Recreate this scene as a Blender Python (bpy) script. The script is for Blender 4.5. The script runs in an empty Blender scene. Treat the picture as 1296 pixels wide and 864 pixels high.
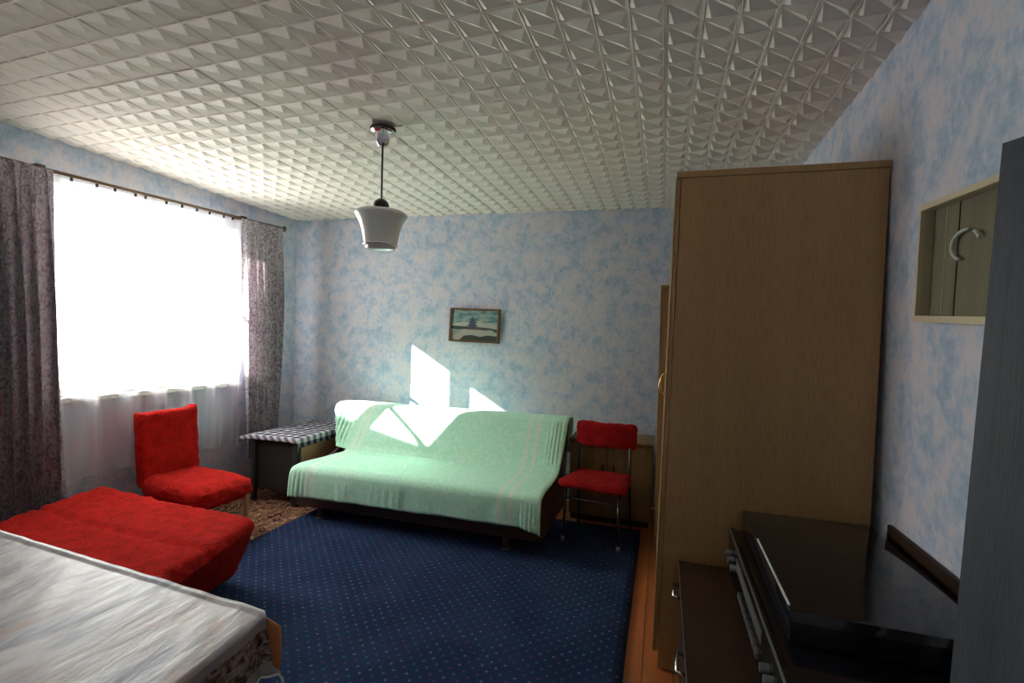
import bpy, bmesh, math, random
from mathutils import Vector, Matrix, noise
random.seed(4)
C = bpy.context.scene.collection
PI = math.pi
sc = bpy.context.scene
# ---------------------------------------------------------------- camera
yaw, pitch, roll = 0.30670, -0.0063, 0.0262
cy, sy = math.cos(yaw), math.sin(yaw)
F = Vector((-sy*math.cos(pitch), cy*math.cos(pitch), math.sin(pitch)))
r0 = Vector((cy, sy, 0)); u0 = r0.cross(F)
R_ = math.cos(roll)*r0 + math.sin(roll)*u0
U_ = -math.sin(roll)*r0 + math.cos(roll)*u0
cd = bpy.data.cameras.new('camera'); cam = bpy.data.objects.new('camera', cd); C.objects.link(cam)
M = Matrix((R_, U_, -F)).transposed().to_4x4(); M.translation = Vector((0.025, -1.5945, 1.4324))
cam.matrix_world = M
cd.sensor_width = 36; cd.lens = 36*605.1/1296; cd.clip_start = 0.02
sc.camera = cam
# ---------------------------------------------------------------- world, sun, exposure
w = bpy.data.worlds.new('sky'); sc.world = w; w.use_nodes = True
bg = w.node_tree.nodes['Background']
bg.inputs[0].default_value = (1.0, 0.965, 0.93, 1); bg.inputs[1].default_value = 9.0
sd = bpy.data.lights.new('sun', 'SUN'); sd.energy = 60; sd.angle = 0.012; sd.color = (1.0, 0.97, 0.92)
sun = bpy.data.objects.new('sun', sd); C.objects.link(sun)
sun.rotation_euler = Vector((1, 0.8, -0.635)).to_track_quat('-Z', 'Y').to_euler()
pd = bpy.data.lights.new('window_portal', 'AREA'); pd.shape = 'RECTANGLE'; pd.size = 1.36; pd.size_y = 1.39
pd.cycles.is_portal = True
por = bpy.data.objects.new('window_portal', pd); C.objects.link(por)
por.location = (-3.87, 1.025, 1.66); por.rotation_euler = (0, -PI/2, 0)
sc.view_settings.view_transform = 'Standard'; sc.view_settings.look = 'None'
sc.view_settings.exposure = 0.8; sc.view_settings.gamma = 1
sc.view_settings.use_curve_mapping = False
sc.cycles.use_denoising = True
sc.cycles.max_bounces = 12; sc.cycles.diffuse_bounces = 8; sc.cycles.transparent_max_bounces = 16
sc.cycles.sample_clamp_indirect = 20
# ---------------------------------------------------------------- material helpers
def mat(name, base=(.5,.5,.5), rough=.6, metal=0.0, spec=.5, sheen=0):
    m = bpy.data.materials.new(name); m.use_nodes = True
    b = m.node_tree.nodes['Principled BSDF']
    b.inputs['Base Color'].default_value = (*base, 1); b.inputs['Roughness'].default_value = rough
    b.inputs['Metallic'].default_value = metal; b.inputs['Specular IOR Level'].default_value = spec
    if sheen: b.inputs['Sheen Weight'].default_value = sheen
    return m
class N:
    def __init__(s, m): s.m = m; s.t = m.node_tree; s.b = s.t.nodes.get('Principled BSDF'); s._c = None
    def n(s, typ, **kw):
        o = s.t.nodes.new(typ)
        for k, v in kw.items():
            if hasattr(o, k) and not k in o.inputs: setattr(o, k, v)
            else: o.inputs[k].default_value = v
        return o
    def l(s, a, b): s.t.links.new(a, b)
    def coord(s, scale=(1,1,1), rot=(0,0,0), loc=(0,0,0)):
        tc = s.n('ShaderNodeTexCoord'); mp = s.n('ShaderNodeMapping')
        mp.inputs['Scale'].default_value = scale; mp.inputs['Rotation'].default_value = rot; mp.inputs['Location'].default_value = loc
        s.l(tc.outputs['Object'], mp.inputs['Vector']); return mp.outputs[0]
    def noise(s, co, scale=5, detail=3, rough=.5, dist=0):
        o = s.n('ShaderNodeTexNoise'); o.inputs['Scale'].default_value = scale; o.inputs['Detail'].default_value = detail
        o.inputs['Roughness'].default_value = rough; o.inputs['Distortion'].default_value = dist
        s.l(co, o.inputs['Vector']); return o.outputs['Fac']
    def ramp(s, fac, stops, interp='LINEAR'):
        o = s.n('ShaderNodeValToRGB'); o.color_ramp.interpolation = interp; e = o.color_ramp.elements
        while len(e) > 1: e.remove(e[-1])
        e[0].position = stops[0][0]; e[0].color = (*stops[0][1], 1)
        for p, c in stops[1:]:
            k = e.new(p); k.color = (*c, 1)
        s.l(fac, o.inputs[0]); return o.outputs[0]
    def mix(s, fac, a, b, mode='MIX'):
        o = s.n('ShaderNodeMix', data_type='RGBA', blend_type=mode)
        for v, k in ((fac, 0), (a, 6), (b, 7)):
            if isinstance(v, (int, float)): o.inputs[k].default_value = v
            elif isinstance(v, tuple): o.inputs[k].default_value = (*v, 1)
            else: s.l(v, o.inputs[k])
        return o.outputs[2]
    def math(s, op, a, b=0, c=0):
        o = s.n('ShaderNodeMath', operation=op)
        for i, v in enumerate((a, b, c)):
            if isinstance(v, (int, float)): o.inputs[i].default_value = v
            else: s.l(v, o.inputs[i])
        return o.outputs[0]
    def sep(s, co):
        o = s.n('ShaderNodeSeparateXYZ'); s.l(co, o.inputs[0]); return o.outputs
    def color(s, c): s.l(c, s.b.inputs['Base Color'])
    def bump(s, h, strength=.3, dist=.01):
        o = s.n('ShaderNodeBump'); o.inputs['Strength'].default_value = strength; o.inputs['Distance'].default_value = dist
        s.l(h, o.inputs['Height']); s.l(o.outputs[0], s.b.inputs['Normal'])
# ---------------------------------------------------------------- materials
def wallpaper():
    m = mat('wallpaper', rough=.75, spec=.25); n = N(m); co = n.coord()
    a = n.noise(co, 8.5, 4, .65, .3); b = n.noise(co, 30, 3, .6, .3); 
    s = n.math('ADD', n.math('MULTIPLY', a, .68), n.math('MULTIPLY', b, .32))
    c = n.ramp(s, [(.39, (.37,.47,.61)), (.46, (.47,.55,.68)), (.52, (.61,.61,.69)), (.60, (.69,.64,.68))])
    v = n.noise(n.coord((1,1,.35)), 60, 2)
    c = n.mix(.12, c, n.ramp(v, [(.35,(.35,.42,.55)),(.65,(.85,.85,.9))]))
    n.color(c); n.bump(n.math('ADD', n.noise(co, 160, 2), n.noise(n.coord((1,1,.25)), 9, 3)), .5, .006)
    return m
def wood(name, c1, c2, rough=.4, scale=6, axis=2, spec=.4, fine=.3, bump=.05):
    m = mat(name, rough=rough, spec=spec); n = N(m); s = [1,1,1]; s[axis] = .06
    a = n.noise(n.coord(tuple(s)), scale, 5, .6, 1.0); b = n.noise(n.coord(tuple(3*k for k in s)), scale*14, 2)
    f = n.math('ADD', n.math('MULTIPLY', a, 1-fine), n.math('MULTIPLY', b, fine))
    n.color(n.ramp(f, [(.35, c1), (.65, c2)])); n.bump(f, bump, .003); return m
def plush(name, c1, c2):
    m = mat(name, rough=.95, spec=.05, sheen=.3); n = N(m); co = n.coord()
    m.node_tree.nodes['Principled BSDF'].inputs['Sheen Tint'].default_value = (1,.2,.15,1)
    a = n.noise(co, 130, 3, .7); b = n.noise(co, 18, 3, .6)
    f = n.math('ADD', n.math('MULTIPLY', a, .6), n.math('MULTIPLY', b, .4))
    n.color(n.ramp(f, [(.38, c1), (.56, c2)])); n.bump(f, 1.0, .035); return m
def carpet():
    m = mat('navy_carpet', rough=.95, spec=.1); n = N(m); co = n.coord(rot=(0,0,PI/4))
    S = 0.044
    x, y, z = n.sep(co)
    fx = n.math('DIVIDE', x, S); fy = n.math('DIVIDE', y, S)
    dx = n.math('SUBTRACT', n.math('FRACT', fx), .5); dy = n.math('SUBTRACT', n.math('FRACT', fy), .5)
    d = n.math('ADD', n.math('MULTIPLY', dx, dx), n.math('MULTIPLY', dy, dy))
    dot = n.math('LESS_THAN', d, .022)
    cell = n.n('ShaderNodeCombineXYZ'); n.l(n.math('FLOOR', fx), cell.inputs[0]); n.l(n.math('FLOOR', fy), cell.inputs[1])
    wn = n.n('ShaderNodeTexWhiteNoise'); n.l(cell.outputs[0], wn.inputs[0])
    dc = n.ramp(wn.outputs[0], [(0,(.20,.05,.12)),(.4,(.22,.22,.32)),(.7,(.05,.20,.20)),(1,(.25,.10,.14))], 'CONSTANT')
    base = n.ramp(n.noise(n.coord(), 260, 2, .6), [(.35,(.007,.017,.055)),(.65,(.024,.048,.125))])
    base = n.mix(.3, base, n.ramp(n.noise(n.coord(), 3, 3), [(.4,(.008,.018,.06)),(.6,(.03,.055,.13))]))
    n.color(n.mix(n.math('MULTIPLY', dot, .5), base, dc)); n.bump(n.noise(n.coord(), 300, 2), .6, .006); return m
def floral_rug():
    m = mat('floral_rug', rough=.95, spec=.1); n = N(m)
    a = n.noise(n.coord(), 9, 2, .5, 3.2)
    c = n.ramp(a, [(.38,(.012,.006,.006)),(.44,(.10,.035,.02)),(.48,(.42,.24,.14)),(.515,(.02,.014,.01)),(.56,(.30,.12,.07)),(.60,(.025,.02,.012)),(.66,(.42,.27,.16))])
    n.color(c); n.bump(n.noise(n.coord(), 250, 2), .6, .005); return m
def curtain_mat():
    m = mat('curtain_fabric', rough=.85, spec=.1); n = N(m)
    a = n.noise(n.coord((1,1,.6)), 30, 3, .6, 2.2); b = n.noise(n.coord(), 70, 2)
    c = n.ramp(a, [(.38,(.13,.095,.13)),(.45,(.25,.21,.25)),(.52,(.38,.36,.39)),(.6,(.48,.46,.49))])
    n.color(n.mix(.25, c, n.ramp(b, [(.4,(.16,.11,.14)),(.6,(.50,.48,.52))])))
    t = n.n('ShaderNodeBsdfTranslucent'); t.inputs[0].default_value = (.34,.26,.28,1)
    mx = n.n('ShaderNodeMixShader'); mx.inputs[0].default_value = .13
    n.l(n.b.outputs[0], mx.inputs[1]); n.l(t.outputs[0], mx.inputs[2])
    n.l(mx.outputs[0], n.t.nodes['Material Output'].inputs[0]); return m
def sheer_mat():
    m = bpy.data.materials.new('sheer_voile'); m.use_nodes = True; n = N(m); n.t.nodes.remove(n.b)
    tr = n.n('ShaderNodeBsdfTransparent'); tl = n.n('ShaderNodeBsdfTranslucent'); df = n.n('ShaderNodeBsdfDiffuse')
    tl.inputs[0].default_value = (.95,.95,.97,1); df.inputs[0].default_value = (.85,.83,.86,1)
    a = n.n('ShaderNodeMixShader'); a.inputs[0].default_value = .4; b = n.n('ShaderNodeMixShader')
    x, y, z = n.sep(n.coord())
    weave = n.noise(n.coord((1,1,.1)), 12, 1)
    n.l(n.math('ADD', n.math('MULTIPLY', weave, .25), .27), b.inputs[0])
    n.l(tl.outputs[0], a.inputs[1]); n.l(df.outputs[0], a.inputs[2])
    n.l(tr.outputs[0], b.inputs[1]); n.l(a.outputs[0], b.inputs[2])
    n.l(b.outputs[0], n.t.nodes['Material Output'].inputs[0]); return m
def glass_mat(name, tint=(1,1,1), gl=.08, rough=.02):
    m = bpy.data.materials.new(name); m.use_nodes = True; n = N(m); n.t.nodes.remove(n.b)
    tr = n.n('ShaderNodeBsdfTransparent'); tr.inputs[0].default_value = (*tint, 1)
    g = n.n('ShaderNodeBsdfGlossy'); g.inputs['Roughness'].default_value = rough
    b = n.n('ShaderNodeMixShader'); b.inputs[0].default_value = gl
    n.l(tr.outputs[0], b.inputs[1]); n.l(g.outputs[0], b.inputs[2])
    n.l(b.outputs[0], n.t.nodes['Material Output'].inputs[0]); return m
def bedspread_mat():
    m = mat('mint_jacquard', rough=.85, spec=.15, sheen=.1); n = N(m); co = n.coord()
    x, y, z = n.sep(co)
    a = n.noise(co, 26, 2, .5, 2.0)
    base = n.ramp(a, [(.44,(.43,.82,.60)),(.52,(.52,.87,.68)),(.60,(.74,.92,.80))])
    base = n.mix(.45, base, (.52,.88,.67))
    # cream woven bands near both ends
    msk = None
    for x0 in (-2.50, -2.44, -.90, -.97):
        k = n.math('LESS_THAN', n.math('ABSOLUTE', n.math('SUBTRACT', x, x0)), .014)
        msk = k if msk is None else n.math('MAXIMUM', msk, k)
    n.color(n.mix(n.math('MULTIPLY', msk, .6), base, (.80,.84,.72)))
    n.bump(n.math('ADD', n.noise(co, 220, 2), a), .4, .004); return m
def gingham():
    m = mat('checked_cloth', rough=.85, spec=.1); n = N(m); x, y, z = n.sep(n.coord())
    def st(v): return n.math('LESS_THAN', n.math('FRACT', n.math('DIVIDE', v, .075)), .5)
    def st2(v): return n.math('LESS_THAN', n.math('FRACT', n.math('DIVIDE', v, .155)), .22)
    s = n.math('MULTIPLY', n.math('ADD', st(n.math('ADD', x, z)), st(y)), .5)
    c = n.ramp(s, [(0,(.018,.018,.028)),(.45,(.13,.12,.15)),(.9,(.55,.54,.58))], 'LINEAR')
    n.color(c); n.bump(n.noise(n.coord(), 200, 2), .3, .003); return m
def oilcloth():
    m = mat('printed_oilcloth', rough=.42, spec=.45); n = N(m)
    co = n.coord((1,.22,1), rot=(0,0,math.radians(38)))
    a = n.noise(co, 14, 4, .6, .8); b = n.noise(n.coord((1,.35,1), rot=(0,0,math.radians(38)), loc=(4,2,0)), 7, 3, .5, 1.0)
    c = n.ramp(a, [(.36,(.20,.19,.24)),(.44,(.42,.40,.44)),(.52,(.58,.56,.59)),(.62,(.68,.64,.63))])
    d = n.ramp(b, [(.38,(.10,.13,.28)),(.44,(.55,.54,.58)),(.57,(.60,.57,.58)),(.64,(.46,.26,.18))])
    c = n.mix(.45, c, d)
    x, y, z = n.sep(n.coord())
    side = n.math('LESS_THAN', z, .738)
    k = n.noise(n.coord((.6,1,1.6)), 30, 3, .6, 1.5)
    oc = n.ramp(k, [(.38,(.03,.02,.02)),(.45,(.20,.07,.05)),(.52,(.22,.19,.13)),(.6,(.34,.31,.28))])
    g = n.math('ABSOLUTE', n.math('SUBTRACT', z, .68))
    oc = n.mix(n.math('GREATER_THAN', g, .038), oc, (.36,.33,.32))
    n.color(n.mix(side, c, oc)); n.bump(n.math('ADD', a, n.noise(n.coord((1,.3,1), rot=(0,0,.66)), 30, 2)), .3, .008); return m
MT = dict(
 paper=wallpaper(), ceil=mat('foam_tile', (.80,.725,.66), .6, spec=.3), slab=mat('plaster', (.25,.24,.22), .9),
 ward=wood('wardrobe_veneer', (.38,.21,.080), (.52,.31,.125), .42, 5, 2, fine=.6),
 wedge=wood('door_edge_highlight', (.40,.24,.17), (.55,.36,.28), .35, 5, 2),
 gold=wood('golden_veneer', (.22,.11,.035), (.38,.21,.075), .4, 9, 2),
 low=wood('olive_walnut_veneer', (.13,.078,.028), (.34,.215,.09), .45, 9, 2, fine=.4),
 dark=wood('dark_varnish', (.020,.010,.006), (.045,.022,.012), .45, 6, 1, spec=.2),
 sofaw=wood('sofa_walnut', (.045,.022,.013), (.09,.045,.026), .4, 6, 0),
 tan=wood('tan_board', (.32,.17,.085), (.44,.25,.13), .5, 5, 1),
 plank=wood('orange_floor_paint', (.34,.10,.028), (.50,.17,.05), .3, 5, 1),
 door=wood('grey_blue_paint', (.026,.030,.040), (.060,.068,.085), .6, 10, 2, fine=.35, bump=.35),
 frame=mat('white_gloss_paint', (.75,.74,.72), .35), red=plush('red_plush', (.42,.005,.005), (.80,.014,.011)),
 crimson=plush('crimson_plush', (.20,.003,.005), (.50,.008,.012)), carpet=carpet(), rug=floral_rug(), curtain=curtain_mat(), sheer=sheer_mat(), pane=glass_mat('window_glass', (.97,.99,.98), .05),
 mint=bedspread_mat(), check=gingham(), oil=oilcloth(), chrome=mat('chrome', (.75,.75,.77), .15, 1),
 rod=wood('brown_rod', (.09,.055,.03), (.16,.10,.055), .4, 8, 1), black=mat('gloss_black', (.006,.006,.009), .12, spec=.6),
 lid=mat('smoked_plastic', (.012,.011,.014), .07, spec=.7), silver=mat('brushed_silver', (.42,.43,.45), .32, .9),
 steel=mat('dark_tube_steel', (.05,.05,.055), .3, .7), brass=mat('brass', (.62,.42,.16), .22, 1), opal=mat('opal_glass', (.72,.72,.70), .12, spec=.6),
 brownb=mat('brown_bakelite', (.035,.016,.010), .25), cream=mat('cream_frame', (.62,.53,.36), .45), backb=wood('olive_board', (.20,.165,.12), (.29,.245,.185), .5, 8, 2),
 orange=mat('orange_print', (.55,.17,.05), .5), pframe=wood('picture_wood', (.10,.05,.025), (.20,.11,.05), .4, 12, 0), soot=mat('soot', (.02,.018,.015), .9),
)
n_ = N(MT['opal']); n_.b.inputs['Subsurface Weight'].default_value = .15
n_ = N(MT['ceil']); n_.bump(n_.noise(n_.coord(), 300, 2), .12, .002)
# ---------------------------------------------------------------- object helpers
def link(name, me, m, parent=None, smooth=False):
    o = bpy.data.objects.new(name, me); C.objects.link(o)
    if m is not None and not me.materials:
        for k in (m if isinstance(m, (list, tuple)) else [m]): me.materials.append(k)
    if parent: o.parent = parent
    if smooth:
        for p in me.polygons: p.use_smooth = True
    return o
def obj(name, bm, m, parent=None, smooth=False, bev=0, world=False):
    if world and parent:
        bmesh.ops.translate(bm, verts=bm.verts, vec=-parent.location)
    if bev:
        bmesh.ops.bevel(bm, geom=[e for e in bm.edges if len(e.link_faces) == 2 and e.calc_face_angle(0) > .5], offset=bev, segments=2, affect='EDGES', profile=.6)
    bmesh.ops.recalc_face_normals(bm, faces=bm.faces)
    me = bpy.data.meshes.new(name); bm.to_mesh(me); bm.free()
    o = link(name, me, m, parent, smooth)
    if smooth == 'auto' or bev: 
        for p in me.polygons: p.use_smooth = True
        me.set_sharp_from_angle(angle=.7)
    return o
def tag(o, label, cat, group=None, kind=None):
    if label: o['label'] = label
    if cat: o['category'] = cat
    if group: o['group'] = group
    if kind: o['kind'] = kind
    return o
def thing(name, label, cat, loc=(0,0,0), rz=0, rot=None, group=None):
    o = bpy.data.objects.new(name, None); C.objects.link(o); o.empty_display_size = .1
    o.location = loc; o.rotation_euler = rot if rot else (0,0,rz)
    return tag(o, label, cat, group)
def box(bm, x0, x1, y0, y1, z0, z1):
    vs = [bm.verts.new(p) for p in ((x0,y0,z0),(x1,y0,z0),(x1,y1,z0),(x0,y1,z0),(x0,y0,z1),(x1,y0,z1),(x1,y1,z1),(x0,y1,z1))]
    for f in ((3,2,1,0),(4,5,6,7),(0,1,5,4),(1,2,6,5),(2,3,7,6),(3,0,4,7)): bm.faces.new([vs[i] for i in f])
    return vs
def B(*a):
    bm = bmesh.new(); box(bm, *a); return bm
def tube(bm, pts, r, seg=10, cap=True):
    pts = [Vector(p) for p in pts]; rings = []; rr = r if isinstance(r, (list, tuple)) else [r]*len(pts)
    prev = None
    for i, p in enumerate(pts):
        d = (pts[min(i+1, len(pts)-1)] - pts[max(i-1, 0)]).normalized()
        a = d.orthogonal().normalized() if prev is None else (prev - d*prev.dot(d)).normalized()
        prev = a; b = d.cross(a)
        rings.append([bm.verts.new(p + (a*math.cos(t) + b*math.sin(t))*rr[i]) for t in [2*PI*k/seg for k in range(seg)]])
    for A_, B_ in zip(rings, rings[1:]):
        for k in range(seg): bm.faces.new((A_[k], A_[(k+1)%seg], B_[(k+1)%seg], B_[k]))
    if cap: bm.faces.new(rings[0][::-1]); bm.faces.new(rings[-1])
    return bm
def T(pts, r, seg=10): return tube(bmesh.new(), pts, r, seg)
def lathe(bm, prof, c=(0,0,0), seg=32):
    rings = [[bm.verts.new((c[0]+r*math.cos(2*PI*k/seg), c[1]+r*math.sin(2*PI*k/seg), c[2]+z)) for k in range(seg)] for r, z in prof]
    for A_, B_ in zip(rings, rings[1:]):
        for k in range(seg): bm.faces.new((A_[k], A_[(k+1)%seg], B_[(k+1)%seg], B_[k]))
    return bm
def sheet(fn, nu, nv, thick=0):
    """grid surface; fn(u,v) -> point, u,v in 0..1"""
    bm = bmesh.new()
    g = [[bm.verts.new(fn(i/nu, j/nv)) for j in range(nv+1)] for i in range(nu+1)]
    for i in range(nu):
        for j in range(nv): bm.faces.new((g[i][j], g[i+1][j], g[i+1][j+1], g[i][j+1]))
    if thick:
        bm.normal_update(); top = list(bm.verts); off = [v.co - v.normal*thick for v in top]
        low = [bm.verts.new(p) for p in off]; idx = {v: k for k, v in enumerate(top)}
        for f in list(bm.faces): bm.faces.new([low[idx[v]] for v in reversed(f.verts)])
        for e in [e for e in bm.edges if len(e.link_faces) == 1 and e.verts[0] in idx and e.verts[1] in idx]:
            a, b = idx[e.verts[0]], idx[e.verts[1]]
            try: bm.faces.new((top[b], top[a], low[a], low[b]))
            except ValueError: pass
    return bm
def soft_box(x0, x1, y0, y1, z0, z1, r, n=18, amp=.006, fz=22, shape=None):
    """rounded, subdivided box with a tufted, uneven surface"""
    bm = bmesh.new(); bmesh.ops.create_cube(bm, size=1)
    bmesh.ops.subdivide_edges(bm, edges=bm.edges, cuts=n, use_grid_fill=True)
    L = Vector((x1-x0, y1-y0, z1-z0)); c0 = Vector(((x0+x1)/2, (y0+y1)/2, (z0+z1)/2))
    for v in bm.verts:
        p = Vector((v.co.x*L.x, v.co.y*L.y, v.co.z*L.z)); q = Vector()
        for k in range(3):
            h = L[k]/2; rr = min(r, h*.98); q[k] = max(-(h-rr), min(h-rr, p[k]))
        d = p - q
        if d.length > 1e-6: d = d.normalized()
        else: d = Vector((0,0,0))
        m = Vector([min(r, L[k]/2*.98)*d[k] for k in range(3)]); p = q + m
        w_ = p + c0
        nn = d if d.length else Vector((0,0,1))
        w_ += nn*(noise.noise(w_*fz)*amp + noise.noise(w_*fz*3.1)*amp*.6)
        if shape: w_ = shape(w_)
        v.co = w_
    return bm
# ================================================================= ROOM
LX, RX, Y0, H = -3.61, .845, -2.0, 2.6
BA, BB = Vector((-3.61, 2.44, 0)), Vector((.845, 2.79, 0))
bdir = (BB-BA).normalized(); bn = Vector((-bdir.y, bdir.x, 0))
def bwy(x): return BA.y + (x-BA.x)*bdir.y/bdir.x
def struct(name, bm, m, **k):
    o = obj(name, bm, m, **k); o['kind'] = 'structure'; return o
def prism(pts, z0, z1):
    bm = bmesh.new(); a = [bm.verts.new((x, y, z0)) for x, y in pts]; b = [bm.verts.new((x, y, z1)) for x, y in pts]
    bm.faces.new(a[::-1]); bm.faces.new(b); k = len(pts)
    for i in range(k): bm.faces.new((a[i], a[(i+1)%k], b[(i+1)%k], b[i]))
    return bm
WY0, WY1, WZ0, WZ1 = .33, 1.72, .98, 2.33
bm = bmesh.new(); TW = .24
box(bm, LX-TW, LX, Y0-.1, WY0, 0, H); box(bm, LX-TW, LX, WY1, 2.7, 0, H)
box(bm, LX-TW, LX, WY0, WY1, 0, WZ0); box(bm, LX-TW, LX, WY0, WY1, WZ1, H)
struct('wall_left', bm, MT['paper'])
struct('wall_right', B(RX, RX+.1, Y0-.1, 3.0, 0, H), MT['paper'])
e = .3
struct('wall_back', prism([(BA.x-e*bdir.x, BA.y-e*bdir.y), (BB.x+e*bdir.x, BB.y+e*bdir.y), (BB.x+e*bdir.x+.1*bn.x, BB.y+e*bdir.y+.1*bn.y), (BA.x-e*bdir.x+.1*bn.x, BA.y-e*bdir.y+.1*bn.y)], 0, H), MT['paper'])
struct('wall_front', B(LX-.1, RX+.1, Y0-.1, Y0, 0, H), MT['paper'])
# floor: painted boards running into the depth of the room
fl = struct('floor', B(LX-.2, RX+.1, Y0-.1, 3.0, -.12, -.02), MT['slab'])
k = 0; x = LX
while x < RX-.01:
    x1 = min(x+.128, RX); bm = B(x+.0015, x1-.0015, Y0, min(bwy(x), bwy(x1))-.002, -.02, 0)
    obj('plank', bm, MT['plank'], fl); x = x1
# ceiling of embossed foam tiles
ce = struct('ceiling', B(LX-.24, RX+.1, Y0-.1, 3.0, H+.010, H+.1), MT['slab'])
CELL = .125
def tile_bm():
    bm = bmesh.new()
    def P(i, j, u, v, d): return bm.verts.new(((i+u)*CELL, (j+v)*CELL, -d))
    for i in range(4):
        for j in range(4):
            a, e = .032, .052
            o = [P(i,j,p,q,.006) for p,q in ((0,0),(1,0),(1,1),(0,1))]
            rim = [P(i,j,p,q,.008) for p,q in ((a,a),(1-a,a),(1-a,1-a),(a,1-a))]
            NL, NR, FR, FL = inn = [P(i,j,e,e,.001), P(i,j,1-e,e,.001), P(i,j,1-e,1-e,.001), P(i,j,e,1-e,.001)]
            Q = P(i,j,.24,.81,.0175); S = P(i,j,.755,.45,.0155)
            for f in ((NL,FL,Q), (FL,FR,Q), (NL,Q,FR), (NL,FR,S), (NL,S,NR), (NR,S,FR)): bm.faces.new(f[::-1])
            for k in range(4):
                bm.faces.new((o[k], o[(k+1)%4], rim[(k+1)%4], rim[k])); bm.faces.new((rim[k], rim[(k+1)%4], inn[(k+1)%4], inn[k]))
    bmesh.ops.remove_doubles(bm, verts=bm.verts, dist=1e-5)
    s = .4985/.5
    bmesh.ops.scale(bm, vec=(s, s, 1), verts=bm.verts); bmesh.ops.translate(bm, vec=(.00075, .00075, 0), verts=bm.verts)
    be = [e for e in bm.edges if len(e.link_faces) == 1]      # thin turned-up rim
    r = bmesh.ops.extrude_edge_only(bm, edges=be)
    for v in [g for g in r['geom'] if isinstance(g, bmesh.types.BMVert)]: v.co.z = -.004
    return bm
tb = tile_bm(); bmesh.ops.recalc_face_normals(tb, faces=tb.faces)
tme = bpy.data.meshes.new('ceiling_tile'); tb.to_mesh(tme); tme.materials.append(MT['ceil'])
for ix in range(-8, 2):
    for iy in range(-4, 6):
        x0, y0 = ix*.5, iy*.5
        if x0+.5 <= LX or x0 >= RX or y0 >= 2.79 or y0+.5 <= Y0: continue
        cuts = []
        if x0 < LX: cuts.append((Vector((LX,0,0)), Vector((-1,0,0))))
        if x0+.5 > RX: cuts.append((Vector((RX,0,0)), Vector((1,0,0))))
        if y0 < Y0: cuts.append((Vector((0,Y0,0)), Vector((0,-1,0))))
        if y0+.5 > bwy(x0): cuts.append((BA, bn))
        if not cuts: o = link('ceiling_tile', tme, None, ce); o.location = (x0, y0, H)
        else:
            bm = bmesh.new(); bm.from_mesh(tme)
            for co, no in cuts:
                bmesh.ops.bisect_plane(bm, geom=bm.verts[:]+bm.edges[:]+bm.faces[:], plane_co=co-Vector((x0,y0,0)), plane_no=no, clear_outer=True)
            if not bm.faces: bm.free(); continue
            o = obj('ceiling_tile', bm, MT['ceil'], ce); o.location = (x0, y0, H)
        o.location.z += random.uniform(-.0015, .001)
        o.rotation_euler = (random.uniform(-.002,.002), random.uniform(-.002,.002), 0)
# skirting
struct('baseboard_left', B(LX, LX+.018, Y0, 2.43, 0, .08), MT['dark'])
struct('baseboard_right', B(RX-.018, RX, Y0, 2.78, 0, .08), MT['dark'])
# window
wn = struct('window_1', B(LX-.17, LX-.10, WY0, WY0+.06, WZ0, WZ1), MT['frame'])
def wpart(name, *a, m='frame', p=None): return obj(name, B(*a), MT[m], p or wn)
wx0, wx1 = LX-.17, LX-.10; ym = 1.03
wpart('window_frame', wx0, wx1, WY1-.06, WY1, WZ0, WZ1)
wpart('window_frame', wx0, wx1, WY0+.06, WY1-.06, WZ1-.05, WZ1)
wpart('window_frame', wx0, wx1, WY0+.06, WY1-.06, WZ0, WZ0+.05)
wpart('mullion', wx0, wx1, ym-.06, ym+.06, WZ0+.05, WZ1-.05)
for a, b in ((WY0+.06, ym-.06), (ym+.06, WY1-.06)):
    wpart('glazing_bar', wx0+.015, wx1-.015, a, b, 1.72, 1.745)
    wpart('pane', wx0+.030, wx0+.034, a, b, WZ0+.05, 1.72, m='pane'); wpart('pane', wx0+.030, wx0+.034, a, b, 1.745, WZ1-.05, m='pane')
wpart('window_sill', LX-.17, LX+.04, WY0-.04, WY1+.04, WZ0-.03, WZ0)
# gable-shaped sun blocker, added out of view to shade the window's lower part
gx = -6.5; gp = [(.55,-.5),(.55,2.35),(-1.21,3.22),(-3.6,4.4),(-7.5,2.45),(-7.5,-.5)]
bm = bmesh.new(); a = [bm.verts.new((gx, y, z)) for y, z in gp]; b = [bm.verts.new((gx-5, y, z)) for y, z in gp]
bm.faces.new(a); bm.faces.new(b[::-1])
for i in range(6): bm.faces.new((a[i], b[i], b[(i+1)%6], a[(i+1)%6]))
struct('sun_blocker', bm, MT['slab'])
# ================================================================= FLOOR COVERINGS
def rug(name, x0, x1, y0, y1, z0, z1, m, label, amp=.004):
    def f(u, v):
        x = x0+(x1-x0)*u; y = y0+(y1-y0)*v
        return (x + .008*noise.noise(Vector((y*2, 0, 3))) , y, z1 + amp*max(0, noise.noise(Vector((x*1.5, y*1.5, z0*50)))) )
    o = obj(name, sheet(f, 40, 40, z1-z0), m, None, smooth=True); return tag(o, label, 'rug')
rug('rug', -3.5, -2.2, -.2, 2.05, .0005, .006, MT['rug'], 'brown and black floral rug on the floor left of the blue carpet', .0)
rug('carpet', -2.61, -.10, -1.7, 2.12, .0075, .0165, MT['carpet'], 'large navy blue carpet with rows of small pale dots', .0)
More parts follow.
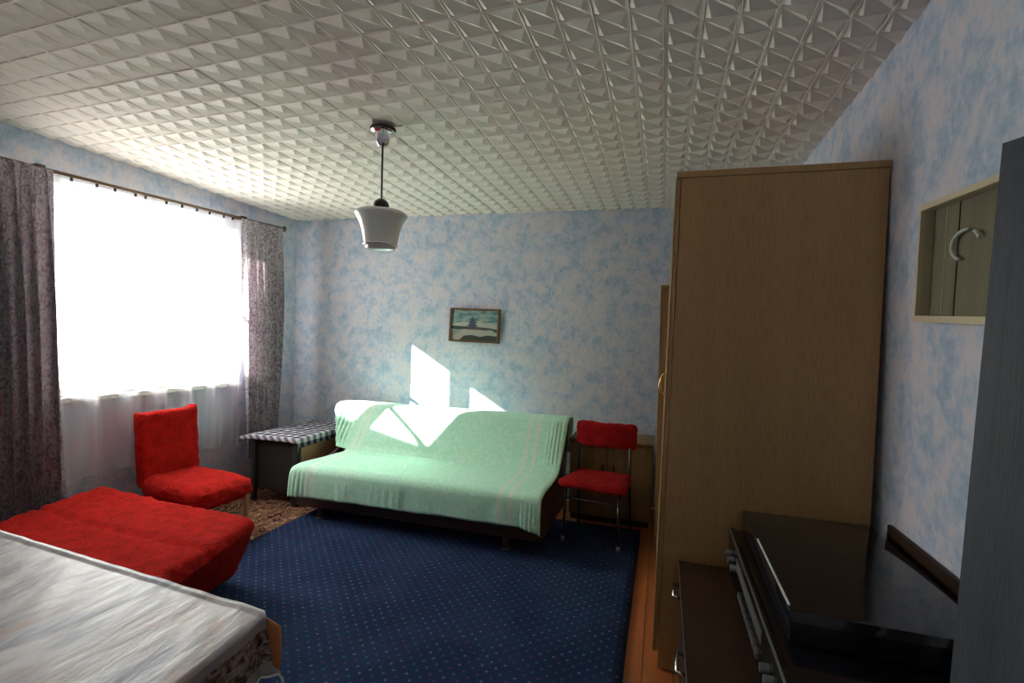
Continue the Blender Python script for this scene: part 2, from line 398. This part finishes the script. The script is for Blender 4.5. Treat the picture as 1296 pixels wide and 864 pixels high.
# ================================================================= CURTAINS
ROD = lambda y: 2.352 + (y-0)*.0375
rd = thing('curtain_rod', 'long brown curtain rod across the left wall above the window', 'curtain rod', (-3.5, .9, ROD(.9)))
obj('rod', T([(-3.5, -.62, ROD(-.62)), (-3.5, .9, ROD(.9)), (-3.5, 2.15, ROD(2.15))], .0125, 8), MT['rod'], rd, True, world=True)
for yy in (-.62, 2.15): obj('finial', lathe(bmesh.new(), [(.001,-.03),(.014,-.02),(.017,0),(.012,.02),(.001,.03)], (-3.5, yy, ROD(yy)), 12), MT['rod'], rd, True, world=True)
for yy in (.245, 1.68): obj('bracket', B(LX, -3.485, yy-.022, yy+.022, ROD(yy)-.004, ROD(yy)+.022), MT['brownb'], rd, world=True, bev=.003)
for i in range(11):
    yy = .40 + i*.118 + random.uniform(-.03,.03); obj('hook', B(-3.505, -3.495, yy-.006, yy+.006, ROD(yy)-.032, ROD(yy)-.008), MT['brownb'], rd, world=True)
def curtain(name, ya, yb, ya2, yb2, zb, folds, amp, m, label, x=-3.5, zt=.0, hem=0, seed=0, nu=160):
    def f(u, v):
        zt_ = ROD(ya+(yb-ya)*u)-.012-zt
        z = zt_ + (zb-zt_)*v
        k = .25+.75*min(1, v*3)
        uu = u + .012*math.sin(v*3+u*9+seed)
        y = (ya+(yb-ya)*uu)*(1-v) + (ya2+(yb2-ya2)*uu)*v
        ph = uu*folds*2*PI + .5*math.sin(v*2.2+seed+u*3)
        xx = x + amp*k*(math.sin(ph) + .35*math.sin(2.3*ph+seed)) + .012*math.sin(v*4+seed)*u
        if hem: z += hem*v*math.sin(ph*1.0+1)
        return (xx, y + .3*amp*k*math.cos(ph), z)
    o = obj(name, sheet(f, nu, 40), m, None, smooth=True); return tag(o, label, 'curtain')
curtain('curtain', -.55, .275, -.50, .40, .06, 12, .042, MT['curtain'], 'wide mauve grey leaf-patterned curtain hanging left of the window', x=-3.43, seed=1)
curtain('curtain', 1.61, 2.06, 1.68, 2.08, .30, 4, .033, MT['curtain'], 'narrow mauve grey leaf-patterned curtain right of the window behind the checked cloth', x=-3.44, seed=5, nu=90)
o = curtain('sheer_curtain', .24, 1.70,   .30, 1.74, .44, 6.5, .024, MT['sheer'], 'white see-through net curtain covering the bright window', x=-3.548, hem=.02, seed=2, nu=260)
# ================================================================= PENDANT LAMP
lp = thing('pendant_lamp', 'ceiling pendant lamp with opal glass bell shade and chrome cup', 'lamp', (-1.485, .71, 2.585))
obj('canopy_plate', lathe(bmesh.new(), [(.001,.0),(.070,.0),(.070,-.006),(.05,-.014),(.001,-.014)], seg=24), MT['soot'], lp, True).location.z = -.012
obj('canopy', lathe(bmesh.new(), [(.001,-.02),(.062,-.02),(.066,-.028),(.060,-.036),(.046,-.042),(.040,-.075),(.030,-.105),(.022,-.112),(.001,-.112)], seg=32), MT['chrome'], lp, 'auto')
obj('stem', T([(0,0,-.10),(0,0,-.42)], .0055, 10), MT['steel'], lp, True)
obj('ball', lathe(bmesh.new(), [(.001,-.395),(.022,-.402),(.038,-.418),(.043,-.436),(.036,-.455),(.022,-.466),(.001,-.47)], seg=24), MT['brownb'], lp, True)
sh = obj('lamp_shade', lathe(bmesh.new(), [(.020,-.468),(.09,-.470),(.128,-.474),(.142,-.482),(.143,-.492),(.134,-.505),(.117,-.535),(.104,-.575),(.096,-.615),(.091,-.652),(.092,-.662),(.086,-.664),(.084,-.655),(.088,-.615),(.096,-.575),(.108,-.537),(.125,-.503),(.120,-.485),(.02,-.476)], seg=40), MT['opal'], lp, True)
obj('shade_rim', lathe(bmesh.new(), [(.085,-.650),(.094,-.652),(.095,-.658),(.085,-.661)], seg=40), MT['chrome'], lp, True)
obj('diffuser', lathe(bmesh.new(), [(.080,-.655),(.080,-.676),(.070,-.684),(.001,-.688)], seg=32), MT['opal'], lp, True)
# ================================================================= PICTURE ON BACK WALL
def flat(bm, pts, mi, y):
    f = bm.faces.new([bm.verts.new((a, y, b)) for a, b in pts]); f.material_index = mi
pc = thing('framed_picture', 'small framed picture of a blue pagoda hanging on the back wall', 'picture', (-1.67, bwy(-1.67)-.012, 1.545), rot=(math.radians(-2), math.radians(1.3), math.atan2(bdir.y, bdir.x)))
W2, H2 = .243, .158
for a in ((-W2, W2, -.022, .01, H2-.018, H2), (-W2, W2, -.022, .01, -H2, -H2+.018), (-W2, -W2+.018, -.022, .01, -H2+.018, H2-.018), (W2-.018, W2, -.022, .01, -H2+.018, H2-.018)):
    obj('frame', B(*a), MT['pframe'], pc, bev=.003)
pm = [mat('paint_'+k, c, .5) for k, c in dict(sky=(.11,.24,.25), cloud=(.42,.42,.36), haze=(.30,.33,.28), trees=(.025,.06,.05), terrace=(.36,.35,.30), pagoda=(.045,.06,.10), eave=(.10,.045,.05), ground=(.045,.05,.045), wall=(.22,.24,.22)).items()]
n1 = N(pm[0]); n1.color(n1.ramp(n1.noise(n1.coord((1,1,3)), 9, 4), [(.42,(.06,.18,.20)),(.6,(.28,.36,.33))]))
bm = bmesh.new(); w_, h_ = W2-.016, H2-.016
flat(bm, [(-w_,-h_),(w_,-h_),(w_,h_),(-w_,h_)], 0, -.006)
flat(bm, [(-w_,-.035),(w_,-.045),(w_,-.01),(.16,.03),(.09,.025),(.04,.045),(0,.0),(-.06,.035),(-.12,.03),(-w_,.01)], 1, -.0063)
flat(bm, [(.03,.06),(.10,.07),(.19,.058),(.12,.045),(.05,.05)], 2, -.0064)
flat(bm, [(-w_,-.045),(w_,-.06),(w_,-.03),(.12,-.018),(.05,-.015),(0,-.01),(-.1,-.012),(-w_,-.008)], 3, -.0066)
flat(bm, [(-w_,-h_),(w_,-h_),(w_,-.075),(.17,-.04),(-.08,-.035),(-.16,-.045),(-w_,-.038)], 4, -.0068)
flat(bm, [(-w_,-.11),(-.17,-.085),(-.12,-.05),(-.19,-.045),(-w_,-.05)], 8, -.0070)
flat(bm, [(-.14,-h_),(w_,-h_),(w_,-.095),(.13,-.088),(.06,-.105),(-.02,-.09),(-.10,-.10)], 7, -.0070)
flat(bm, [(-.085,-.04),(.05,-.04),(.13,-.045),(.07,-.025),(.03,-.02),(-.07,-.02)], 6, -.0072)
for zz, a in ((-.005,.064),(.022,.050),(.047,.034)):
    flat(bm, [(-.02-a,zz),(-.02-a*.6,zz+.010),(-.02-a*.35,zz+.022),(-.02+a*.35,zz+.022),(-.02+a*.6,zz+.010),(-.02+a,zz)], 5, -.0074)
    flat(bm, [(-.02-a*.55,zz-.018),(-.02+a*.55,zz-.018),(-.02+a*.55,zz),(-.02-a*.55,zz)], 5, -.0073)
flat(bm, [(-.028,.068),(-.012,.068),(-.019,.090),(-.021,.090)], 5, -.0074)
me = bpy.data.meshes.new('canvas'); bm.to_mesh(me); bm.free(); link('canvas', me, pm, pc)
obj('nail', T([(0,-.012,H2),(0,-.012,H2+.012)], .004, 8), MT['steel'], pc)
# ================================================================= SOFA AND COVER
sf = thing('sofa', 'brown wooden sofa bed under a mint green cover by the back wall', 'sofa', (-1.68, 1.75, 0))
obj('base', B(-2.66, -.74, 1.44, 2.05, .10, .27), MT['sofaw'], sf, world=True, bev=.006)
obj('seat', soft_box(-2.62, -.72, 1.40, 1.98, .26, .415, .05, 10, .002), MT['sofaw'], sf, True, world=True)
def leanb(p):
    return Vector((p.x, p.y + (p.z-.42)*.6, p.z))
obj('backrest', soft_box(-2.68, -.73, 1.935, 2.09, .36, .775, .05, 10, .002, shape=leanb), MT['sofaw'], sf, True, world=True)
for (xx, nm) in ((-.735, 'side_panel'), (-2.665, 'side_panel')):
    pts = [(1.46,.10),(2.20,.10),(2.34,.74),(2.16,.76),(1.98,.46),(1.80,.40),(1.46,.38)]
    bm = bmesh.new(); a = [bm.verts.new((xx-.0, y, z)) for y, z in pts]; b = [bm.verts.new((xx+.03, y, z)) for y, z in pts]
    bm.faces.new(a); bm.faces.new(b[::-1])
    for i in range(len(pts)): bm.faces.new((a[i], b[i], b[(i+1)%len(pts)], a[(i+1)%len(pts)]))
    obj(nm, bm, MT['sofaw'], sf, world=True, bev=.004)
for xx, yy in ((-.95,1.47),(-2.45,1.47),(-.95,2.02),(-2.45,2.02)):
    l = obj('leg', B(xx-.022, xx+.022, yy-.02, yy+.02, .022, .11), MT['sofaw'], sf, world=True, bev=.003)
    obj('foot', B(xx-.024, xx+.024, yy-.022, yy+.022, .0172, .024), MT['silver'], l).location = -Vector(sf.location)
prof = [(2.345,.50),(2.345,.66),(2.34,.775),(2.31,.805),(2.25,.812),(2.16,.806),(2.115,.785),(2.09,.74),(2.04,.65),(1.98,.55),(1.93,.475),(1.89,.442),(1.83,.432),(1.7,.430),(1.55,.428),(1.43,.424),(1.385,.412),(1.368,.385),(1.362,.33),(1.360,.26),(1.358,.20)]
def pat(t):
    # arc length lookup
    L = [0]
    for a, b in zip(prof, prof[1:]): L.append(L[-1]+math.hypot(a[0]-b[0], a[1]-b[1]))
    s = t*L[-1]
    for i in range(len(prof)-1):
        if s <= L[i+1]+1e-9:
            k = (s-L[i])/(L[i+1]-L[i]); return prof[i][0]*(1-k)+prof[i+1][0]*k, prof[i][1]*(1-k)+prof[i+1][1]*k, s
    return prof[-1][0], prof[-1][1], s
def spread(u, v):
    y, z, s = pat(v)
    xl = -2.66 if z < .44 else -2.66 - .15*min(1, (z-.44)/.3)
    if y < 1.9 and z > .41: xl = -2.55 - .10*min(1, (1.9-y)/.45)
    if y <= 1.42: xl = -2.655
    xr = -.695 + (.0 if z < .44 else .02*min(1, (z-.44)/.3))
    x = xl+(xr-xl)*u
    hang = max(0, min(1, (.42-z)/.2)) if y < 1.45 else 0
    back = max(0, min(1, (z-.44)/.1)) if y > 1.85 else 0
    # pleats near the ends
    el = math.exp(-((u-.03)/.035)**2); er = math.exp(-((u-.965)/.03)**2)
    p = Vector((x, y, z))
    fold = .026*math.sin(x*80)*el + .012*math.sin(x*110)*er
    p.y -= (hang*.9+back)*abs(fold)*1.4 + hang*(.010*noise.noise(Vector((x*7, 0, 1)))+.004*noise.noise(Vector((x*26, 0, 2))))
    if back: p.y -= .005*noise.noise(Vector((x*3, z*4, 0)))
    if 1.45 < y < 1.9 and z < .5: p.z += .006*noise.noise(Vector((x*3, y*5, 7)))
    if hang: p.z += hang*(.02*u - .03*max(0, (u-.93)/.07) - .006*noise.noise(Vector((x*4, 3, 3))))
    # side edges sag over the ends
    if u < .012 and not back: p.z -= .010*(1-u/.012)
    if u > .99: p.z -= .010*(u-.99)/.01; p.x += .004
    # sag of the top edge between the ends
    if back and z > .7: p.z -= .008*math.sin(PI*u) - .004*noise.noise(Vector((x*5, 0, 9)))
    return p
cv = obj('bedspread', sheet(spread, 230, 110, .004), MT['mint'], None, smooth=True)
tag(cv, 'pale mint green patterned cover spread over the sofa', 'bedspread')
# ================================================================= SMALL TABLE CABINET WITH CHECKED CLOTH
st = thing('small_cabinet', 'dark cabinet with tan side panel under a checked cloth in the corner', 'cabinet', (-3.05, 1.95, 0))
X0, X1, Yn, Yf, ZT = -3.27, -2.80, 1.60, 2.36, .565
obj('leg', B(X0, X0+.035, Yn, Yn+.035, .0065, ZT-.02), MT['soot'], st, world=True, bev=.003)
obj('leg', B(X1-.055, X1, Yn, Yn+.045, .0065, ZT-.02), MT['soot'], st, world=True, bev=.003)
obj('leg', B(X0, X0+.035, Yf-.035, Yf, .0, ZT-.02), MT['soot'], st, world=True, bev=.003)
obj('leg', B(X1-.04, X1, Yf-.035, Yf, .0, ZT-.02), MT['soot'], st, world=True, bev=.003)
obj('front_panel', B(X0+.035, X1-.055, Yn+.03, Yn+.045, .12, ZT-.02), MT['soot'], st, world=True)
obj('side_panel', B(X1-.02, X1-.004, Yn+.045, Yf-.035, .10, ZT-.02), MT['tan'], st, world=True)
obj('side_panel', B(X0+.004, X0+.02, Yn+.035, Yf-.035, .10, ZT-.02), MT['dark'], st, world=True)
obj('top', B(X0-.01, X1+.01, Yn-.01, Yf+.01, ZT-.02, ZT), MT['dark'], st, world=True, bev=.004)
def cloth(u, v):
    ax0, ax1, ay0, ay1 = X0-.135, X1+.09, Yn-.055, Yf+.02
    x = ax0+(ax1-ax0)*u; y = ay0+(ay1-ay0)*v; z = ZT+.006
    ox = max(0, X0-.012-x, x-(X1+.012)); oy = max(0, (Yn-.012)-y, y-(Yf+.012))
    if x < X0-.012: z -= .30*ox; x += .02*ox
    elif ox > 0: z -= ox*.95; x = X1+.014+ox*.12
    if oy > 0:
        z -= oy*.9
        if y < Yn: y = Yn-.014 - .1*oy
        else: y = Yf+.014
    z += .006*noise.noise(Vector((x*9, y*9, 2))) + .004*math.sin(y*45)*min(1, ox*8)
    z = max(z, ZT+.003) if ox == 0 and oy == 0 else z
    return (x, y, z)
tag(obj('checked_cloth', sheet(cloth, 50, 60, .002), MT['check'], None, smooth=True), 'black and white checked cloth lying on the small corner cabinet', 'cloth')
# ================================================================= RED CHAIR AT WINDOW
rc = thing('low_chair', 'low chair in red plush cover standing in front of the window', 'chair', (-3.08, .94, 0), math.radians(-3))
obj('seat', soft_box(-.27, .33, -.22, .215, .27, .415, .07, 22, .010, shape=lambda p: Vector((p.x, p.y, p.z - .03*max(0,(p.x-.1))/.26 + (.0 if p.x > -.2 else .01)))), MT['red'], rc, True)
def bshape(p):
    horn = .035*max(0, (abs(p.y+.002)-.13)/.10)**1.5 if p.z > .7 else 0
    return Vector((p.x - (p.z-.35)*.10, p.y*(1+.02*(p.z-.4)), p.z + horn*(p.z-.7)/.15))
obj('backrest', soft_box(-.33, -.25, -.195, .225, .33, .845, .028, 26, .005, shape=bshape), MT['red'], rc, True)
for a, b in ((.30,.15),(.30,-.17),(-.26,.15),(-.26,-.17)):
    obj('leg', T([(a,b,.29),(a+.012*(1 if a>0 else -1),b,.008)], [.019,.013], 10), MT['tan'], rc, True)
# ================================================================= RED LOW BED / BENCH
bd = thing('divan', 'low divan draped in red plush in front of the window curtains', 'bed', (-2.75, .05, 0))
def bshape2(p):
    # right end leans inwards below the edge, corners sag
    t = max(0, (p.x+2.75)/.7); d = max(0, (.36-p.z)/.3)
    p = p.copy(); p.x -= .16*d*max(0, t)**2
    p.z += .012*math.sin(p.x*3) - .018*max(0, t-.7)
    s = abs(p.y-.12)
    if p.z > .3: p.z -= .018*math.exp(-(s/.018)**2)
    p.y += -.035*(p.x+2.75); p.x += -.30*(p.y-.5)*min(1, max(.3, (p.z-.05)/.3))
    return p
dv = obj('cover', soft_box(-3.40, -2.09, -.52, .54, .055, .42, .06, 48, .010, 20, shape=bshape2), MT['red'], bd, True, world=True)
for a, b in ((-3.3,-.4),(-3.3,.42),(-2.4,-.4),(-2.4,.36)):
    obj('leg', B(a-.025, a+.025, b-.025, b+.025, .0172 if a > -2.6 else .0065, .09), MT['sofaw'], bd, world=True)
# ================================================================= FOREGROUND TABLE
c1, c2, c3, c4 = Vector((-.885,-.662,0)), Vector((-2.40,-.575,0)), Vector((-2.36,-1.42,0)), Vector((-.80,-1.40,0))
tb_ = thing('table', 'rectangular dining table under a printed cloth in the foreground', 'table', (-1.6, -1.0, 0))
bm = prism([(c2.x+.01,c2.y-.01),(c3.x+.01,c3.y+.01),(c4.x-.012,c4.y+.01),(c1.x-.012,c1.y-.012)], .72, .744)
obj('tabletop', bm, MT['sofaw'], tb_, world=True)
for c in (c1, c2, c3, c4):
    m_ = Vector((-1.6,-1.0,0)); p = c + (m_-c).normalized()*.11
    z0 = .0175 if p.x > -2.6 else .001
    obj('leg', T([(p.x,p.y,.72),(p.x,p.y,z0)], [.026,.018], 12), MT['dark'], tb_, True, world=True)
p = [c + ((Vector((-1.6,-1.0,0)))-c).normalized()*.11 for c in (c1,c2,c3,c4)]
for a, b in ((0,1),(1,2),(2,3),(3,0)):
    d = (p[b]-p[a]).normalized(); q = Vector((-d.y, d.x, 0))*.01
    bm = prism([(p[a]+q)[:2], (p[a]-q)[:2], (p[b]-q)[:2], (p[b]+q)[:2]], .64, .72); obj('apron', bm, MT['dark'], tb_, world=True)
def tcl(u, v):
    # u: left..right (beyond 1 hangs), v: near..far
    U, V = -.02+1.115*u, -.09+1.125*v
    uu, vv = min(1, max(0, U)), min(1, max(0, V))
    p = (c3*(1-uu)+c4*uu)*(1-vv) + (c2*(1-uu)+c1*uu)*vv
    p.z = .7475 + .0025*noise.noise(Vector((p.x*14+p.y*9, p.y*5, 0)))
    if vv > .985: p.z += .004
    hx = max(0, U-1)*1.5; hy = max(0, V-1)*.85; hn = max(0, -V)*.85
    if hx:
        p.x += .006 + .10*hx; p.z -= hx*.93
        p.x += .007*math.sin(v*31)*min(1, hx*12)
        if vv > .96: k = (vv-.96)/.04; p.x += .30*hx*k; p.y -= .01*k
    if hy: p.y += .006 + .05*hy; p.z -= hy*.95
    if hn: p.y -= .006; p.z -= hn*.95
    return p
tc = obj('tablecloth', sheet(tcl, 200, 140, .0016), MT['oil'], None, smooth=True)
tag(tc, 'glossy white and brown printed tablecloth on the foreground table', 'tablecloth')
obj('hem', T([tcl(1.0, i/60)+Vector((.001,0,-.001)) for i in range(61)], .003, 6), MT['frame'], tc, True)
obj('corner_fold', sheet(lambda u, v: Vector((-.872+.052*u+.004*math.sin(v*3), -.668-.012*u, .742-.105*v-.004*u)), 6, 8, .0016), MT['orange'], tc, True)['label'] = 'orange printed corner fold'
# ================================================================= CHAIR BESIDE SOFA
ch = thing('chair', 'metal framed chair with red plush seat right of the sofa', 'chair', (-.40, 1.90, .017), math.radians(-7))
def seatsh(p): return Vector((p.x*(1-.10*(p.y+.02)/.2), p.y, p.z))
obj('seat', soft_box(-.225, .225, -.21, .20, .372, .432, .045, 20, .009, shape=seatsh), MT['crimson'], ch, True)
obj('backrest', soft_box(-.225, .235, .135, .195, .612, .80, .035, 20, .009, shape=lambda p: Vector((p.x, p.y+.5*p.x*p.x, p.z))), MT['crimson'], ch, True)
for s in (-1, 1):
    obj('back_leg', T([(s*.20,.20,.0),(s*.195,.165,.40),(s*.19,.175,.74)], .010, 10), MT['steel'], ch, True)
    l = obj('front_leg', T([(s*.195,-.19,.0),(s*.185,-.165,.375)], .010, 10), MT['steel'], ch, True)
    obj('foot', T([(s*.195,-.19,.0),(s*.194,-.189,.035)], .0125, 10), MT['silver'], l, True)
    obj('side_rail', T([(s*.19,-.17,.36),(s*.195,.165,.36)], .009, 8), MT['steel'], ch, True)
obj('front_rail', T([(-.19,-.172,.30),(.19,-.172,.30)], .009, 8), MT['steel'], ch, True)
obj('back_rail', T([(-.195,.17,.30),(.195,.17,.30)], .009, 8), MT['steel'], ch, True)
# low cabinet against the back wall
lc = thing('low_cabinet', 'low walnut cabinet against the back wall behind the red chair', 'cabinet', (-.36, 2.30, 0))
obj('body', B(-.665, -.03, 2.21, 2.58, .05, .63), MT['low'], lc, world=True, bev=.003)
obj('top', B(-.672, -.02, 2.195, 2.59, .63, .652), MT['low'], lc, world=True, bev=.003)
obj('plinth', B(-.655, -.05, 2.23, 2.57, 0, .05), MT['dark'], lc, world=True)
for a, b in ((-.66, -.362), (-.358, -.035)):
    d_ = obj('door', B(a, b, 2.196, 2.21, .06, .62), MT['low'], lc, world=True, bev=.002)
    hx = b-.04 if a < -.5 else a+.04
    bm = B(hx-.006, hx+.006, 2.186, 2.196, .40, .46); obj('handle', bm, MT['brass'], d_).location = -lc.location
# tall cabinet beyond the wardrobe
tc2 = thing('tall_cabinet', 'golden brown tall cabinet mostly hidden behind the wardrobe', 'cabinet', (.42, 1.95, 0))
obj('body', B(.015, .82, 1.72, 2.14, .05, 1.79), MT['gold'], tc2, world=True, bev=.003)
obj('plinth', B(.03, .82, 1.74, 2.13, 0, .05), MT['dark'], tc2, world=True)
obj('top', B(.0, .82, 1.71, 2.15, 1.79, 1.81), MT['gold'], tc2, world=True, bev=.003)
for a, b in ((1.73, 1.928), (1.932, 2.13)):
    obj('door', B(0.0, .015, a, b, .06, 1.78), MT['gold'], tc2, world=True, bev=.002)
# ================================================================= WARDROBE
wd = thing('wardrobe', 'tall brown veneered wardrobe with its plain side facing the room', 'wardrobe', (.42, .6, 0), rot=(0, math.radians(1.2), 0))
wl, wr, wdp, wz = -.405, .375, 1.02, 2.165
obj('side_panel', B(wl+.022, wr, 0, .018, .0, wz-.028), MT['ward'], wd, bev=.0015)
obj('side_panel', B(wl+.022, wr, wdp-.018, wdp, .0, wz-.028), MT['ward'], wd, bev=.0015)
obj('back_panel', B(wr-.008, wr, .018, wdp-.018, .06, wz-.028), MT['ward'], wd)
obj('top_board', B(wl+.002, wr+.004, -.004, wdp+.004, wz-.026, wz), MT['ward'], wd, bev=.002)
obj('bottom_board', B(wl+.022, wr-.01, .018, wdp-.018, .06, .08), MT['ward'], wd)
obj('plinth', B(wl+.035, wl+.05, .018, wdp-.018, .0, .06), MT['ward'], wd)
for k, (a, b) in enumerate(((.001, .507), (.513, 1.018))):
    d_ = obj('door', B(wl, wl+.019, a, b, .07, wz-.03), MT['ward'], wd, bev=.002)
    obj('edge_highlight', B(wl-.0015, wl+.003, a, a+.012, .07, wz-.03), MT['wedge'], d_)['label'] = 'pale pinkish edge highlight strip'  # highlight along the door edge, put into a paler colour
    yh = .46 if k == 0 else .56
    zz = 1.20
    pts = [(wl, yh, zz-.06), (wl-.018, yh, zz-.045), (wl-.030, yh, zz), (wl-.018, yh, zz+.045), (wl, yh, zz+.06)]
    obj('handle', T(pts, .006, 10), MT['brass'], d_, True)
# ================================================================= DRESSER, STEREO
dr = thing('low_dresser', 'dark glossy low dresser with chrome handles in front of the wardrobe', 'dresser', (.47, .0, 0))
dy0, dy1 = -.47, .575
obj('body', B(.135, .825, dy0, dy1, .04, .478), MT['dark'], dr, world=True, bev=.003)
obj('top', B(.112, .83, dy0-.01, dy1+.003, .478, .50), MT['dark'], dr, world=True, bev=.003)
obj('back_panel', B(.828, .842, dy0, .50, .04, .785), MT['dark'], dr, world=True)  # dark board stands in for the shadow band on the wall
for k in range(3):
    a = dy0+.01+k*.345; 
    d_ = obj('drawer', B(.118, .136, a, a+.335, .06, .47), MT['dark'], dr, world=True, bev=.003)
    for q in (-.055+.19, .055+.19):
        yy = a+q
    ho = a + (.11, .02, .12)[k]
    hb = T([(.118, ho, .452), (.090, ho, .458), (.090, ho+.095, .458), (.118, ho+.095, .452)], .006, 8)
    obj('handle', hb, MT['chrome'], d_, True).location = -dr.location
obj('trim', B(.110, .113, dy0, dy1, .490, .498), MT['silver'], dr, world=True)
s_ = thing('record_player', 'black record player with smoked lid and silver front on the dresser', 'record player', (.56, .09, .50))
sy0, sy1 = -.40, .570
obj('body', B(.325, .805, sy0, sy1, .508, .668), MT['black'], s_, world=True, bev=.004)
obj('front_panel', B(.306, .326, sy0-.002, sy1, .512, .672), MT['black'], s_, world=True, bev=.003)
obj('trim', B(.3035, .309, sy0, sy1, .672, .677), MT['silver'], s_, world=True)
obj('lid', B(.350, .800, -.215, .562, .672, .757), MT['lid'], s_, world=True, bev=.013)
obj('lid_highlight', B(.3535, .3585, -.185, .253, .7545, .7590), MT['frame'], s_, world=True)  # white strip painted in for the highlight along the lid edge
obj('hinge', B(.60, .64, sy0-.0, sy0+.03, .668, .684), MT['silver'], s_, world=True)
for yy, rr in ((-.34,.022),(-.27,.012),(-.22,.012),(.35,.014),(.42,.014),(.49,.014)):
    obj('knob', T([(.306,yy,.60),(.284,yy,.60)], rr, 20), MT['black' if rr > .02 else 'silver'], s_, 'auto', world=True)
for i in range(8):
    yy = -.10+i*.045; obj('button', B(.296, .306, yy, yy+.034, .545, .565), MT['silver'], s_, world=True, bev=.002)
obj('dial_window', B(.3035, .306, -.12, .34, .60, .640), MT['silver'], s_, world=True)
for xx in (.36,.77):
    for yy in (-.36,.53): obj('foot', T([(xx,yy,.50),(xx,yy,.51)], .018, 12), MT['black'], s_, world=True)
# ================================================================= FRAME ON RIGHT WALL
gf = thing('glazed_frame', 'cream framed glass panel with olive backing hanging on the right wall', 'picture', (RX-.004, .02, 1.69), rot=(math.radians(3.5), 0, 0))
fy0, fy1, fz0, fz1 = -.28, .25, -.185, .185
for a in ((fy0, fy1, fz1-.018, fz1), (fy0, fy1, fz0, fz0+.020), (fy1-.010, fy1, fz0+.020, fz1-.018), (fy0, fy0+.016, fz0+.020, fz1-.018)):
    obj('frame', B(-.045, 0, *a), MT['cream'], gf, bev=.002)
obj('backing', B(-.008, -.002, fy0+.014, fy1-.008, fz0+.018, fz1-.016), MT['backb'], gf)
for yy, m in ((.165,'cream'), (.10,'dark')): obj('batten', B(-.010, -.008, yy, yy+.003, fz0+.02, fz1-.018), MT[m], gf)
bm = bmesh.new()
for i in range(30):
    t = i/29*3.9 - 1.1
    if 1.75 < t < 2.15: continue
    c = Vector((-.020, .045+.065*math.cos(t), .035+.042*math.sin(t)))
    r = bmesh.ops.create_icosphere(bm, subdivisions=1, radius=.0055); bmesh.ops.translate(bm, verts=r['verts'], vec=c)
obj('glint_beads', bm, MT['frame'], gf, True)['kind'] = 'stuff'  # white beads added in place of bright glints in the glass
obj('glass', B(-.034, -.032, fy0+.014, fy1-.008, fz0+.018, fz1-.016), glass_mat('picture_glass', (.95,.97,.95), .04), gf)
# ================================================================= DOOR LEAF
dl = thing('door_leaf', 'open grey-blue painted wooden door leaf at the right edge', 'door', (.507, -.523, 0), rz=0)
dl.rotation_euler = (math.radians(0), 0, math.atan2(-.567, .251)); DLW = .60
for i in range(4):
    obj('plank', B(i*DLW/4+.001, (i+1)*DLW/4-.001, -.018, .018, .03, 1.80), MT['door'], dl, bev=.004)
obj('rail', B(.03, DLW-.02, .018, .034, .30, .40), MT['door'], dl, bev=.003)
obj('rail', B(.03, DLW-.02, .018, .034, 1.42, 1.52), MT['door'], dl, bev=.003)
dl.rotation_euler.rotate(Matrix.Rotation(math.atan2(.094, 1.8), 4, 'Y').to_euler())
hd = obj('latch', B(.02, .10, -.030, -.018, .60, .66), MT['silver'], dl, bev=.003)
obj('lever', T([(.03,-.03,.64),(.03,-.055,.64),(-.03,-.06,.645)], .007, 8), MT['silver'], hd, True)
